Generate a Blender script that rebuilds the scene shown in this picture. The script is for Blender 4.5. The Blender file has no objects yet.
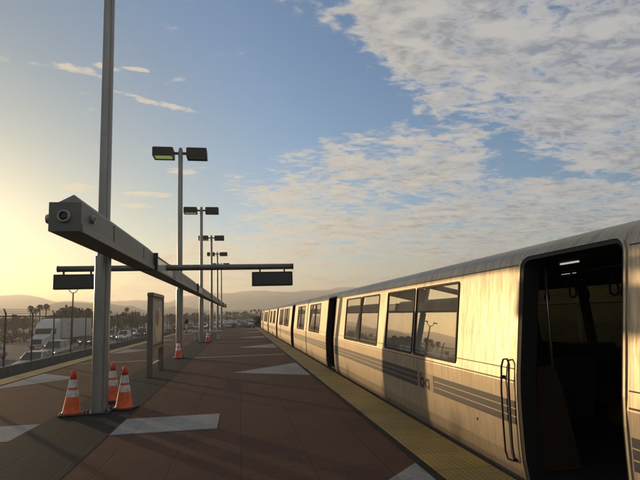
import bpy, bmesh, math, random
from math import radians, sin, cos, pi, tan
from mathutils import Vector, Matrix
random.seed(7)
scene = bpy.context.scene
COL = scene.collection

# ------------------------------------------------------------------ camera
cam_d = bpy.data.cameras.new('camera'); cam = bpy.data.objects.new('camera', cam_d); COL.objects.link(cam)
cam_d.sensor_width = 36.0; cam_d.lens = 490/640*36; cam_d.shift_y = 0.024
cam_d.clip_start = 0.05; cam_d.clip_end = 20000
cam.matrix_world = (Matrix.Translation((0, 0, 1.6)) @ Matrix.Rotation(radians(-9.4), 4, 'Z')
                    @ Matrix.Rotation(radians(90+6.8), 4, 'X') @ Matrix.Rotation(radians(-1.6), 4, 'Z'))
scene.camera = cam

# ------------------------------------------------------------------ sun, sky, exposure
SUN_AZ, SUN_EL = radians(-34.8), radians(4.6)          # azimuth from +Y, negative = left
SUN_DIR = Vector((sin(SUN_AZ)*cos(SUN_EL), cos(SUN_AZ)*cos(SUN_EL), sin(SUN_EL)))
sun_d = bpy.data.lights.new('sun', 'SUN'); sun = bpy.data.objects.new('sun', sun_d); COL.objects.link(sun)
sun_d.energy = 3.8; sun_d.angle = radians(0.5); sun_d.color = (1.0, 0.66, 0.32)
sun.rotation_euler = SUN_DIR.to_track_quat('Z', 'Y').to_euler()
scene.view_settings.view_transform = 'Standard'; scene.view_settings.look = 'None'
scene.view_settings.exposure = 0.66; scene.view_settings.gamma = 1.0
scene.view_settings.use_curve_mapping = False
scene.render.engine = 'CYCLES'
try:
    scene.cycles.use_denoising = True
    scene.cycles.max_bounces = 6; scene.cycles.transparent_max_bounces = 16
    scene.cycles.volume_bounces = 0
except Exception: pass

class NT:
    """Small helper to write node trees as expressions."""
    def __init__(s, tree): s.t = tree; s.n = tree.nodes; s.l = tree.links
    def node(s, typ, **kw):
        n = s.n.new(typ)
        for k, v in kw.items(): setattr(n, k, v)
        return n
    def put(s, sock, v):
        if isinstance(v, bpy.types.NodeSocket): s.l.new(v, sock)
        elif isinstance(v, (tuple, list)) and len(v) == 3 and sock.type == 'RGBA': sock.default_value = (*v, 1)
        else: sock.default_value = v
    def m(s, op, a, b=None, c=None, clamp=False):
        n = s.node('ShaderNodeMath', operation=op, use_clamp=clamp)
        for i, v in enumerate((a, b, c)):
            if v is not None: s.put(n.inputs[i], v)
        return n.outputs[0]
    def add(s, a, b): return s.m('ADD', a, b)
    def sub(s, a, b): return s.m('SUBTRACT', a, b)
    def mul(s, a, b): return s.m('MULTIPLY', a, b)
    def step(s, x, lo, hi, to0=0., to1=1.):
        n = s.node('ShaderNodeMapRange', interpolation_type='SMOOTHSTEP')
        s.put(n.inputs[0], x); n.inputs[1].default_value = lo; n.inputs[2].default_value = hi
        n.inputs[3].default_value = to0; n.inputs[4].default_value = to1
        return n.outputs[0]
    def lin(s, x, lo, hi, to0=0., to1=1.):
        n = s.node('ShaderNodeMapRange')
        s.put(n.inputs[0], x); n.inputs[1].default_value = lo; n.inputs[2].default_value = hi
        n.inputs[3].default_value = to0; n.inputs[4].default_value = to1
        return n.outputs[0]
    def xyz(s, x, y, z=0.):
        n = s.node('ShaderNodeCombineXYZ')
        for i, v in enumerate((x, y, z)): s.put(n.inputs[i], v)
        return n.outputs[0]
    def sep(s, v):
        n = s.node('ShaderNodeSeparateXYZ'); s.put(n.inputs[0], v); return n.outputs
    def noise(s, vec, scale, detail=4., rough=.5, dist=0., out=0):
        n = s.node('ShaderNodeTexNoise')
        s.put(n.inputs['Vector'], vec); n.inputs['Scale'].default_value = scale
        n.inputs['Detail'].default_value = detail; n.inputs['Roughness'].default_value = rough
        n.inputs['Distortion'].default_value = dist
        return n.outputs[out]
    def mix(s, f, a, b, blend='MIX'):
        n = s.node('ShaderNodeMix', data_type='RGBA', blend_type=blend)
        s.put(n.inputs[0], f); s.put(n.inputs[6], a); s.put(n.inputs[7], b)
        return n.outputs[2]
    def map(s, vec, scale=(1, 1, 1), rot=(0, 0, 0), loc=(0, 0, 0)):
        n = s.node('ShaderNodeMapping'); s.put(n.inputs[0], vec)
        n.inputs['Scale'].default_value = scale; n.inputs['Rotation'].default_value = rot
        n.inputs['Location'].default_value = loc
        return n.outputs[0]

world = bpy.data.worlds.new('World'); scene.world = world; world.use_nodes = True
SKY_STRENGTH = 0.15
def build_sky():
    w = NT(world.node_tree); w.n.clear()
    out = w.node('ShaderNodeOutputWorld'); bg = w.node('ShaderNodeBackground')
    bg.inputs[1].default_value = SKY_STRENGTH
    sky = w.node('ShaderNodeTexSky', sky_type='NISHITA')
    sky.sun_disc = False; sky.sun_elevation = SUN_EL; sky.sun_rotation = SUN_AZ
    sky.air_density = 1.0; sky.dust_density = 0.9; sky.ozone_density = 3.1
    d = w.node('ShaderNodeTexCoord').outputs['Generated']
    x, y, z = w.sep(d)
    zz = w.add(w.m('MAXIMUM', z, 0.0), 0.10)
    u = w.m('DIVIDE', x, zz); v = w.m('DIVIDE', y, zz)
    sd = SUN_DIR
    dot = w.add(w.add(w.mul(x, sd.x), w.mul(y, sd.y)), w.mul(z, sd.z))
    # ragged the outlines of the cloud banks
    P0 = w.xyz(u, v)
    wob = w.sub(w.noise(P0, 2.2, 6, .62), .5)
    wob2 = w.sub(w.noise(w.map(P0, loc=(7, 3, 1)), 2.6, 5, .6), .5)
    uu = w.add(u, w.mul(wob, .55)); vv = w.add(v, w.mul(wob2, .55))
    # upper bank: nearer than the line v = min(1.0+1.07u, 1.45+.42u)
    f = w.m('MINIMUM', w.add(1.04, w.mul(uu, 1.07)), w.add(1.56, w.mul(uu, .38)))
    A = w.step(w.sub(f, vv), -.08, .22)
    # lower bank: beyond a second line, right of a slanted edge
    fB = w.add(1.58, w.mul(w.step(uu, .85, 1.50), .60))
    eB = w.add(w.sub(uu, .56), w.mul(w.sub(vv, 1.87), .50))
    B = w.mul(w.step(w.sub(vv, fB), 0.0, .35), w.step(eB, -.35, .30))
    C = w.mul(w.step(w.sub(vv, 2.40), 0., .35), w.step(w.sub(uu, 1.55), -.03, .2))
    low = w.step(v, 3.2, 6.0)
    cov = w.m('MAXIMUM', w.mul(A, .83), w.mul(B, .68))
    cov = w.m('MAXIMUM', cov, w.mul(C, .80))
    cov = w.m('MAXIMUM', cov, w.mul(w.mul(low, w.step(u, -1.9, .6)), .60))
    # puffs: octaves of stretched ripples
    Pr = w.map(P0, scale=(1.0, 1.5, 1), rot=(0, 0, radians(-24)))
    n1 = w.noise(Pr, 4.6, 7, .62, .5)
    n2 = w.noise(Pr, 15.0, 5, .62, .4)
    nb = w.noise(w.map(P0, loc=(2, 5, 0)), 1.7, 4, .55)
    n = w.add(w.add(w.mul(w.sub(n1, .5), .88), w.mul(w.sub(n2, .5), .85)), w.mul(w.sub(nb, .5), 1.0))
    dens = w.add(n, w.mul(w.sub(cov, .52), .62))
    alpha = w.step(dens, -.15, .22)
    # wisps on the clear left side
    def wisp(u0, v0, du, dv, ang):
        q = w.map(P0, loc=(-u0, -v0, 0)); q = w.map(q, rot=(0, 0, -ang))
        a, b, _ = w.sep(q)
        aa = w.m('DIVIDE', a, du); bb = w.m('DIVIDE', w.add(b, w.mul(wob2, .10)), dv)
        r = w.add(w.mul(aa, aa), w.mul(bb, bb))
        return w.step(r, 1.6, 0.0)
    ws = None
    for a in ((-.50, 1.63, .10, .030, .5), (-.30, 1.82, .16, .026, .5), (-.42, 1.60, .05, .025, .3),
              (-.34, 1.60, .05, .018, .2),
              (-.84, 2.72, .10, .08, .2), (-.52, 2.85, .16, .06, .1), (-.62, 3.06, .12, .05, .1), (-.28, 2.5, .1, .05, .2)):
        s_ = wisp(*a); ws = s_ if ws is None else w.m('MAXIMUM', ws, s_)
    wn = w.add(w.mul(w.sub(n1, .5), 1.3), w.mul(w.sub(n2, .5), 1.6))
    wa = w.mul(w.step(w.add(wn, w.mul(ws, .55)), .18, .62), w.step(ws, 0, .25))
    alpha = w.m('MAXIMUM', w.mul(alpha, w.step(z, 0.0, .05)), w.mul(wa, .75))
    # cloud light: cream where thin and toward the sun, greyer where thick and overhead
    tow = w.step(dot, .30, .98)
    thick = w.step(dens, .04, .26)
    lit = w.mix(tow, (2.60, 2.48, 2.32), (3.3, 2.85, 2.05))
    shade = w.mix(tow, (1.10, 1.22, 1.42), (2.2, 1.95, 1.55))
    rel = w.step(w.sub(n1, w.noise(w.map(Pr, loc=(.055, -.10, 0)), 5.5, 6, .62, .4)), -.16, .16)
    ccol = w.mix(w.mul(thick, w.lin(rel, 0, 1, 1.05, .15)), lit, shade)
    base = w.mix(1., sky.outputs[0], w.mix(w.step(dot, .72, 1.0), (1.01, 1.07, 1.07), (.70, .70, .57)), 'MULTIPLY')
    col = w.mix(w.mul(alpha, .88), base, ccol)
    w.put(bg.inputs[0], col); w.l.new(bg.outputs[0], out.inputs[0])
build_sky()

# ------------------------------------------------------------------ materials
def new_mat(name):
    m = bpy.data.materials.new(name); m.use_nodes = True
    t = NT(m.node_tree); return m, t, t.n['Principled BSDF']
def simple(name, col, rough=.6, metal=0., var=.18, scale=6., bump=0., spec=None, stretch=(1, 1, 1)):
    m, t, b = new_mat(name)
    oc = t.node('ShaderNodeTexCoord').outputs['Object']
    v = t.map(oc, scale=stretch)
    n = t.noise(v, scale, 5, .6)
    lo = tuple(c*(1-var) for c in col); hi = tuple(min(1, c*(1+var)) for c in col)
    t.put(b.inputs['Base Color'], t.mix(t.lin(n, .3, .7), lo, hi))
    b.inputs['Roughness'].default_value = rough; b.inputs['Metallic'].default_value = metal
    if spec is not None: b.inputs['Specular IOR Level'].default_value = spec
    if bump:
        bp = t.node('ShaderNodeBump'); bp.inputs['Strength'].default_value = bump; bp.inputs['Distance'].default_value = .01
        t.put(bp.inputs['Height'], t.noise(v, scale*6, 4, .6)); t.put(b.inputs['Normal'], bp.outputs[0])
    return m
def emis(name, col, s):
    m, t, b = new_mat(name)
    b.inputs['Emission Color'].default_value = (*col, 1); b.inputs['Emission Strength'].default_value = s
    return m

M = {}
def paving(name, c1, c2, joint=.75, grit=1., ang=0.):
    m, t, b = new_mat(name)
    oc = t.node('ShaderNodeTexCoord').outputs['Object']
    q = t.map(oc, rot=(0, 0, ang))
    x, y, _ = t.sep(q)
    wob = t.mul(t.sub(t.noise(oc, 3, 2), .5), .02)
    def line(c):
        fr = t.m('FRACT', t.m('DIVIDE', t.add(c, wob), joint)); dd = t.m('ABSOLUTE', t.sub(fr, .5))
        return t.step(dd, .5-.013/joint, .5-.004/joint)
    j = t.m('MAXIMUM', line(x), line(y))
    big = t.noise(oc, .55, 5, .65); mid = t.noise(oc, 6, 5, .7); fine = t.noise(oc, 34, 5, .8)
    speck = t.step(t.noise(t.map(oc, loc=(3, 9, 2)), 60, 2, .6), .63, .72)
    # each slab its own slight tone
    wn = t.node('ShaderNodeTexWhiteNoise'); t.put(wn.inputs[0], t.xyz(t.m('FLOOR', t.m('DIVIDE', x, joint)), t.m('FLOOR', t.m('DIVIDE', y, joint))))
    col = t.mix(t.lin(t.add(t.add(t.mul(big, .55), t.mul(mid, .4)), t.mul(wn.outputs[0], .10)), .36, .72), c1, c2)
    col = t.mix(t.mul(t.lin(fine, .38, .62), .55*grit), col, tuple(c*.45 for c in c1))
    col = t.mix(t.mul(speck, .55*grit), col, tuple(min(1, c*2.4+.02) for c in c2))
    stain = t.step(t.noise(t.map(oc, loc=(11, 4, 0), scale=(1, .6, 1)), .9, 6, .7), .56, .72)
    col = t.mix(t.mul(stain, .45), col, tuple(c*.5 for c in c1))
    vo = t.node('ShaderNodeTexVoronoi'); t.put(vo.inputs['Vector'], oc); vo.inputs['Scale'].default_value = 2.3
    gum = t.mul(t.step(t.add(vo.outputs['Distance'], t.mul(t.noise(oc, 20, 2), .05)), .085, .065), t.step(t.noise(oc, .8, 2), .50, .56))
    col = t.mix(t.mul(gum, .6), col, tuple(c*.35 for c in c1))
    col = t.mix(t.mul(j, .40), col, tuple(c*.3 for c in c1))
    t.put(b.inputs['Base Color'], col)
    b.inputs['Roughness'].default_value = .85; b.inputs['Specular IOR Level'].default_value = .2
    bp = t.node('ShaderNodeBump'); bp.inputs['Strength'].default_value = .55; bp.inputs['Distance'].default_value = .006
    t.put(bp.inputs['Height'], t.sub(t.add(t.mul(fine, .6), t.mul(mid, .4)), t.mul(j, .45)))
    t.put(b.inputs['Normal'], bp.outputs[0])
    return m
M['brown_pave'] = paving('brown_pave', (.066, .031, .019), (.116, .057, .034))
M['grey_pave'] = paving('grey_pave', (.014, .014, .012), (.027, .026, .022), joint=.64)
M['white_pave'] = paving('white_pave', (.20, .20, .19), (.36, .355, .34), joint=1.5, grit=.8)
def tactile():
    m, t, b = new_mat('tactile_yellow')
    oc = t.node('ShaderNodeTexCoord').outputs['Object']; x, y, _ = t.sep(oc)
    s = .060
    fx = t.sub(t.m('FRACT', t.m('DIVIDE', x, s)), .5); fy = t.sub(t.m('FRACT', t.m('DIVIDE', y, s)), .5)
    r = t.m('SQRT', t.add(t.mul(fx, fx), t.mul(fy, fy)))
    dome = t.step(r, .36, .20)
    seam = t.m('ABSOLUTE', t.sub(t.m('FRACT', t.m('DIVIDE', y, .61)), .5)); seam = t.step(seam, .488, .496)
    big = t.noise(oc, 1.6, 6, .7); fine = t.noise(oc, 30, 4, .7)
    dirt = t.step(t.add(t.mul(big, .7), t.mul(fine, .3)), .38, .66)
    wn = t.node('ShaderNodeTexWhiteNoise'); t.put(wn.inputs[0], t.xyz(0., t.m('FLOOR', t.m('DIVIDE', y, .61))))
    col = t.mix(dirt, (.42, .26, .030), (.22, .145, .028))
    col = t.mix(t.mul(wn.outputs[0], .35), col, (.15, .12, .05))
    col = t.mix(t.mul(t.sub(1., dome), .45), col, (.10, .08, .035))
    col = t.mix(t.mul(seam, .8), col, (.02, .018, .012))
    t.put(b.inputs['Base Color'], col); b.inputs['Roughness'].default_value = .7
    bp = t.node('ShaderNodeBump'); bp.inputs['Strength'].default_value = .8; bp.inputs['Distance'].default_value = .006
    t.put(bp.inputs['Height'], t.add(dome, t.mul(fine, .2))); t.put(b.inputs['Normal'], bp.outputs[0])
    return m
M['tactile'] = tactile()
M['concrete'] = simple('concrete', (.30, .29, .26), .85, var=.25, scale=3, bump=.3)
M['dark_concrete'] = simple('dark_concrete', (.10, .095, .085), .9, var=.3, scale=3, bump=.3)
M['asphalt'] = simple('asphalt', (.07, .068, .064), .8, var=.2, scale=.6, bump=.2)
M['ballast'] = simple('ballast', (.13, .115, .10), .95, var=.45, scale=9, bump=1.)
M['earth'] = simple('earth', (.13, .105, .06), .95, var=.35, scale=.05, bump=.2)
M['hill'] = simple('hill_ground', (.055, .05, .03), .95, var=.5, scale=.008)
M['lane_paint'] = simple('lane_paint', (.65, .63, .58), .7, var=.2, scale=2)
M['pole'] = simple('galvanised_pole', (.28, .27, .245), .36, .55, var=.22, scale=5, stretch=(1, 1, .15), bump=.1)
M['beam'] = simple('beam_paint', (.125, .12, .103), .5, .1, var=.16, scale=4, stretch=(1, .3, 1), bump=.08)
M['beam_flange'] = simple('beam_flange', (.16, .153, .133), .5, .1, var=.14, scale=4)
M['arm_grey'] = simple('arm_grey', (.13, .127, .12), .42, .4, var=.15, scale=5)
M['board_frame'] = simple('board_frame', (.15, .125, .10), .45, .3, var=.15, scale=5)
M['black_metal'] = simple('black_metal', (.018, .018, .017), .45, .1, var=.2)
M['dark_bronze'] = simple('dark_bronze', (.035, .033, .030), .5, .2, var=.2)
M['sign_black'] = simple('sign_black', (.010, .010, .010), .5, 0, var=.2)
M['lens_dark'] = simple('lens_dark', (.01, .01, .01), .12, 0, var=.1)
M['ring'] = simple('fitting_ring', (.30, .29, .27), .4, .3, var=.15)
M['rubber'] = simple('rubber', (.007, .007, .007), .75, 0, var=.2, scale=20)
M['lens_grey'] = simple('lens_grey', (.30, .32, .24), .3, 0, var=.15)
M['lamp_lens'] = emis('lamp_lens', (.62, .75, .16), .16)
M['cone_orange'] = simple('cone_orange', (.58, .085, .014), .55, 0, var=.42, scale=7, spec=.4)
M['cone_red'] = simple('cone_top', (.66, .06, .015), .5, 0, var=.12, scale=9)
M['cone_white'] = simple('cone_collar', (.55, .53, .49), .4, 0, var=.32, scale=14)
M['cone_base'] = simple('cone_base', (.025, .022, .02), .7, 0, var=.3, scale=14)
M['trunk'] = simple('bark', (.09, .065, .045), .9, 0, var=.3, scale=3)
M['leaf_a'] = simple('leaf_dark', (.045, .055, .022), .7, 0, var=.45, scale=.9)
M['leaf_b'] = simple('leaf_olive', (.075, .075, .032), .7, 0, var=.45, scale=.9)
M['shrub'] = simple('shrub_leaf', (.11, .088, .042), .8, 0, var=.4, scale=.9)
M['dry_grass'] = simple('dry_grass', (.15, .12, .055), .95, 0, var=.4, scale=.7, bump=.5)
M['car_white'] = simple('car_white', (.62, .62, .60), .28, 0, var=.04)
M['car_silver'] = simple('car_silver', (.34, .34, .34), .28, .5, var=.06)
M['car_dark'] = simple('car_dark', (.030, .031, .034), .25, .1, var=.06)
M['car_grey'] = simple('car_grey', (.13, .13, .135), .28, .3, var=.06)
M['car_red'] = simple('car_red', (.22, .03, .025), .3, .1, var=.06)
M['car_blue'] = simple('car_blue', (.04, .07, .16), .3, .1, var=.06)
M['car_glass'] = simple('car_glass', (.015, .017, .018), .06, 0, var=.1)
M['tyre'] = simple('tyre', (.015, .015, .015), .8, 0, var=.2)
M['rim'] = simple('rim', (.4, .4, .4), .35, .7, var=.1)
M['headlamp_glass'] = simple('headlamp_glass', (.7, .7, .68), .15, 0, var=.05)
M['headlamp'] = emis('headlamp_on', (1, .93, .78), 3.5)
M['trailer'] = simple('trailer_skin', (.48, .48, .47), .45, .1, var=.07, scale=1)
M['bench'] = simple('pale_concrete', (.42, .40, .36), .8, 0, var=.15, scale=5)
M['poster_blue'] = simple('poster_ground', (.22, .235, .25), .5, 0, var=.12, scale=3)
M['poster_tan'] = simple('poster_shape', (.50, .40, .26), .5, 0, var=.15, scale=5)
M['poster_brown'] = simple('poster_dark', (.10, .065, .045), .5, 0, var=.2, scale=5)

def train_metal(name, tint=1., streak=1., metal=.35):
    m, t, b = new_mat(name)
    oc = t.node('ShaderNodeTexCoord').outputs['Object']
    fine = t.noise(t.map(oc, scale=(1, 34, 1.6)), 2.2, 6, .7)
    streaks = t.noise(t.map(oc, scale=(1, 7, .55), loc=(4, 2, 1)), 1.6, 6, .7)
    big = t.noise(t.map(oc, scale=(1, .8, .8)), 1.3, 5, .6)
    spots = t.step(t.noise(t.map(oc, loc=(2, 1, 5), scale=(1, 1, .8)), 11, 4, .7), .64, .74)
    k = t.add(t.add(t.mul(fine, .60), t.mul(streaks, .3)), t.mul(big, .2))
    col = t.mix(t.lin(k, .41, .66), tuple(c*tint for c in (.20, .155, .10)), tuple(c*tint for c in (.54, .455, .335)))
    col = t.mix(t.mul(t.step(streaks, .52, .70), .50*streak), col, tuple(c*tint for c in (.27, .22, .16)))
    col = t.mix(t.mul(spots, .25*streak), col, (.22, .17, .12))
    x, y, z = t.sep(oc)
    grime = t.mul(t.step(t.add(z, t.mul(t.sub(big, .5), .5)), .34, .02), t.lin(fine, .3, .7, .2, .6))
    col = t.mix(grime, col, (.25, .20, .14))
    t.put(b.inputs['Base Color'], col)
    b.inputs['Metallic'].default_value = metal
    t.put(b.inputs['Roughness'], t.lin(k, .3, .75, .52, .34))
    bp = t.node('ShaderNodeBump'); bp.inputs['Strength'].default_value = .12; bp.inputs['Distance'].default_value = .004
    t.put(bp.inputs['Height'], fine); t.put(b.inputs['Normal'], bp.outputs[0])
    return m
M['train'] = train_metal('brushed_aluminium')
M['train_roof'] = train_metal('weathered_roof', .80, .8, .05)
M['stripe'] = simple('train_stripe', (.032, .042, .056), .4, .1, var=.15, scale=5, stretch=(1, 3, 1))
M['seam'] = simple('panel_seam', (.05, .042, .035), .6, .1, var=.2)
M['emblem'] = simple('emblem_plate', (.26, .19, .12), .5, .2, var=.3, scale=14)
M['trim'] = simple('bright_trim', (.6, .57, .5), .3, .8, var=.08)
M['interior'] = simple('interior_panel', (.026, .017, .011), .7, 0, var=.15, scale=3)
M['interior_dark'] = simple('interior_dark', (.012, .010, .009), .8, 0, var=.2, scale=3)
M['windscreen'] = simple('windscreen_panel', (.050, .029, .016), .6, 0, var=.15, scale=3)
M['seat'] = simple('seat_fabric', (.014, .012, .014), .85, 0, var=.25, scale=30)
M['seat_shell'] = simple('seat_shell', (.30, .21, .12), .5, 0, var=.12, scale=6)
M['red_trim'] = simple('seat_red', (.20, .015, .012), .6, 0, var=.15, scale=12)
M['tube_light'] = emis('tube_light', (1, .95, .85), .32)
def glass(name, tint, gcol, fac, film=.0):
    m, t, b = new_mat(name); t.n.remove(b)
    out = t.n['Material Output']
    tr = t.node('ShaderNodeBsdfTransparent'); tr.inputs[0].default_value = (*tint, 1)
    gl = t.node('ShaderNodeBsdfGlossy'); gl.inputs['Roughness'].default_value = .012
    oc = t.node('ShaderNodeTexCoord').outputs['Object']
    n = t.noise(t.map(oc, scale=(1, 1, .5)), 2.0, 5, .6)
    t.put(gl.inputs[0], t.mix(t.lin(n, .3, .7), tuple(c*.88 for c in gcol), gcol))
    lw = t.node('ShaderNodeLayerWeight'); lw.inputs[0].default_value = .35
    mx = t.node('ShaderNodeMixShader'); t.put(mx.inputs[0], t.m('MINIMUM', t.add(fac, t.mul(lw.outputs['Facing'], .55)), .95))
    t.l.new(tr.outputs[0], mx.inputs[1]); t.l.new(gl.outputs[0], mx.inputs[2])
    df = t.node('ShaderNodeBsdfDiffuse'); df.inputs[0].default_value = (.38, .35, .30, 1)
    m2 = t.node('ShaderNodeMixShader'); t.put(m2.inputs[0], t.lin(n, .3, .7, film*.6, film*1.3))
    t.l.new(mx.outputs[0], m2.inputs[1]); t.l.new(df.outputs[0], m2.inputs[2]); t.l.new(m2.outputs[0], out.inputs[0])
    return m
M['train_glass'] = glass('train_glass', (.10, .09, .07), (.90, .83, .72), .48, .30)
M['far_glass'] = glass('far_glass', (.13, .12, .08), (.3, .3, .3), .02)
def acrylic():
    m, t, b = new_mat('frosted_panel'); t.n.remove(b); out = t.n['Material Output']
    tr = t.node('ShaderNodeBsdfTransparent'); tr.inputs[0].default_value = (.86, .86, .82, 1)
    di = t.node('ShaderNodeBsdfTranslucent'); di.inputs[0].default_value = (.7, .7, .66, 1)
    df = t.node('ShaderNodeBsdfDiffuse'); df.inputs[0].default_value = (.6, .6, .57, 1)
    oc = t.node('ShaderNodeTexCoord').outputs['Object']
    a = t.node('ShaderNodeMixShader'); a.inputs[0].default_value = .5
    t.l.new(di.outputs[0], a.inputs[1]); t.l.new(df.outputs[0], a.inputs[2])
    mx = t.node('ShaderNodeMixShader'); t.put(mx.inputs[0], t.lin(t.noise(oc, 3, 4, .6), .3, .7, .38, .55))
    t.l.new(tr.outputs[0], mx.inputs[1]); t.l.new(a.outputs[0], mx.inputs[2]); t.l.new(mx.outputs[0], out.inputs[0])
    return m
M['acrylic'] = acrylic()
def chainlink(name, cell=.052, wire=.10, col=(.22, .21, .19)):
    m, t, b = new_mat(name); out = t.n['Material Output']
    b.inputs['Base Color'].default_value = (*col, 1); b.inputs['Roughness'].default_value = .5; b.inputs['Metallic'].default_value = .4
    oc = t.node('ShaderNodeTexCoord').outputs['Object']; x, y, z = t.sep(oc)
    def ln(c):
        fr = t.m('ABSOLUTE', t.sub(t.m('FRACT', t.m('DIVIDE', c, cell*1.414)), .5)); return t.m('GREATER_THAN', fr, .5-wire)
    k = t.m('MAXIMUM', ln(t.add(y, z)), ln(t.sub(y, z)))
    tr = t.node('ShaderNodeBsdfTransparent'); mx = t.node('ShaderNodeMixShader')
    t.put(mx.inputs[0], k); t.l.new(tr.outputs[0], mx.inputs[1]); t.l.new(b.outputs[0], mx.inputs[2]); t.l.new(mx.outputs[0], out.inputs[0])
    return m
M['chainlink'] = chainlink('chain_link', wire=.085)

# ------------------------------------------------------------------ mesh helpers
class MB:
    def __init__(s): s.v = []; s.f = []; s.sm = []
    def quad(s, *pts, smooth=False):
        i = len(s.v); s.v += [tuple(p) for p in pts]; s.f.append(tuple(range(i, i+len(pts)))); s.sm.append(smooth); return s
    def box(s, x0, x1, y0, y1, z0, z1):
        i = len(s.v)
        s.v += [(x0, y0, z0), (x1, y0, z0), (x1, y1, z0), (x0, y1, z0), (x0, y0, z1), (x1, y0, z1), (x1, y1, z1), (x0, y1, z1)]
        s.f += [tuple(i+k for k in q) for q in ((0, 3, 2, 1), (4, 5, 6, 7), (0, 1, 5, 4), (1, 2, 6, 5), (2, 3, 7, 6), (3, 0, 4, 7))]
        s.sm += [False]*6; return s
    def cbox(s, x0, x1, y0, y1, z0, z1, c=.02):
        """box with chamfered upright and top edges"""
        def ring(z, o):
            a, b_, d, e = x0+o, x1-o, y0+o, y1-o
            return [(a+c, d, z), (b_-c, d, z), (b_, d+c, z), (b_, e-c, z), (b_-c, e, z), (a+c, e, z), (a, e-c, z), (a, d+c, z)]
        return s.loft([ring(z0+c*.6, 0) if 0 else ring(z0, c*.6), ring(z0+c, 0), ring(z1-c, 0), ring(z1, c*.6)])
    def loft(s, rings, caps=True, closed=True, smooth=False):
        n = len(rings[0]); i = len(s.v)
        for r in rings: s.v += [tuple(p) for p in r]
        for k in range(len(rings)-1):
            for j in range(n if closed else n-1):
                a = i+k*n+j; b = i+k*n+(j+1) % n
                s.f.append((a, b, b+n, a+n)); s.sm.append(smooth)
        if caps and closed:
            s.f.append(tuple(i+j for j in reversed(range(n)))); s.sm.append(False)
            s.f.append(tuple(i+(len(rings)-1)*n+j for j in range(n))); s.sm.append(False)
        return s
    def tube(s, pts, rad, n=8, caps=True, smooth=True):
        pts = [Vector(p) for p in pts]; rings = []
        rads = rad if isinstance(rad, (list, tuple)) else [rad]*len(pts)
        prev = None
        for k, p in enumerate(pts):
            d = (pts[min(k+1, len(pts)-1)]-pts[max(k-1, 0)]).normalized()
            if prev is None:
                a = Vector((0, 0, 1)) if abs(d.z) < .9 else Vector((1, 0, 0)); prev = (a-d*a.dot(d)).normalized()
            else: prev = (prev-d*prev.dot(d)).normalized()
            q = d.cross(prev)
            rings.append([p+(prev*cos(2*pi*j/n)+q*sin(2*pi*j/n))*rads[k] for j in range(n)])
        return s.loft(rings, caps, True, smooth)
    def lathe(s, prof, n=20, cx=0., cy=0., smooth=True, caps=True):
        return s.loft([[(cx+r*cos(2*pi*j/n), cy+r*sin(2*pi*j/n), z) for j in range(n)] for r, z in prof], caps, True, smooth)
    def build(s, name, mat, parent=None, bevel=0., loc=None):
        me = bpy.data.meshes.new(name); me.from_pydata(s.v, [], s.f); me.update()
        bm = bmesh.new(); bm.from_mesh(me); bmesh.ops.recalc_face_normals(bm, faces=bm.faces); bm.to_mesh(me); bm.free()
        me.polygons.foreach_set('use_smooth', s.sm)
        me.materials.append(M[mat] if isinstance(mat, str) else mat)
        o = bpy.data.objects.new(name, me); COL.objects.link(o)
        if parent: o.parent = parent
        if loc: o.location = loc
        if bevel:
            b = o.modifiers.new('bevel', 'BEVEL'); b.width = bevel; b.segments = 2; b.limit_method = 'ANGLE'
        return o
def tag(o, label=None, cat=None, group=None, kind=None):
    if label: o['label'] = label
    if cat: o['category'] = cat
    if group: o['group'] = group
    if kind: o['kind'] = kind
    return o
def thing(name, label, cat, loc=(0, 0, 0), rz=0., group=None):
    o = bpy.data.objects.new(name, None); COL.objects.link(o); o.empty_display_size = .2
    o.location = loc; o.rotation_euler = (0, 0, rz); return tag(o, label, cat, group)
def structure(name, mb, mat, **k): return tag(mb.build(name, mat, **k), kind='structure')
CHILD = {}
def copy_tree(o, label=None, group=None, parent=None, kids=None):
    c = o.copy(); COL.objects.link(c)
    if parent: c.parent = parent
    if label: c['label'] = label
    if group: c['group'] = group
    for ch in o.children: copy_tree(ch, parent=c)
    return c

# ------------------------------------------------------------------ setting: ground, platform, road, hills
def strip_ground():
    mb = MB(); prof = [(-4200, -2.3), (-70, -2.3), (-36.5, -2.14), (-12.6, -2.14), (-11.35, -1.05), (-11.0, -1.04), (30, -1.06), (60, -1.2), (4200, -1.3)]
    ys = [-400, -60, 0, 60, 130, 300, 1000, 4200]
    mb.loft([[(x, y, z) for x, z in prof] for y in ys], caps=False, closed=False)
    return mb
structure('ground', strip_ground(), 'earth')
structure('track_bed', MB().quad((-10.7, -40, -1.0), (-7.0, -40, -1.0), (-7.0, 140, -1.0), (-10.7, 140, -1.0)).quad((2.6, -40, -1.0), (8.2, -40, -1.0), (8.2, 140, -1.0), (2.6, 140, -1.0)), 'ballast')
structure('freeway', MB().quad((-36, -50, -2.1), (-13, -50, -2.1), (-13, 900, -2.1), (-36, 900, -2.1)), 'asphalt')
mk = MB()
for x in (-17.1, -20.9, -24.9, -29.3, -32.9):
    y = 20
    while y < 260: mk.quad((x-.07, y, -2.094), (x+.07, y, -2.094), (x+.07, y+3.6, -2.094), (x-.07, y+3.6, -2.094)); y += 11
for x in (-13.5, -35.6): mk.quad((x-.08, -50, -2.094), (x+.08, -50, -2.094), (x+.08, 400, -2.094), (x-.08, 400, -2.094))
structure('lane_marking', mk, 'lane_paint')
structure('parking_lot', MB().quad((-9, 88, -.98), (60, 88, -.98), (60, 235, -.98), (-9, 235, -.98)), 'asphalt')

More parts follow.
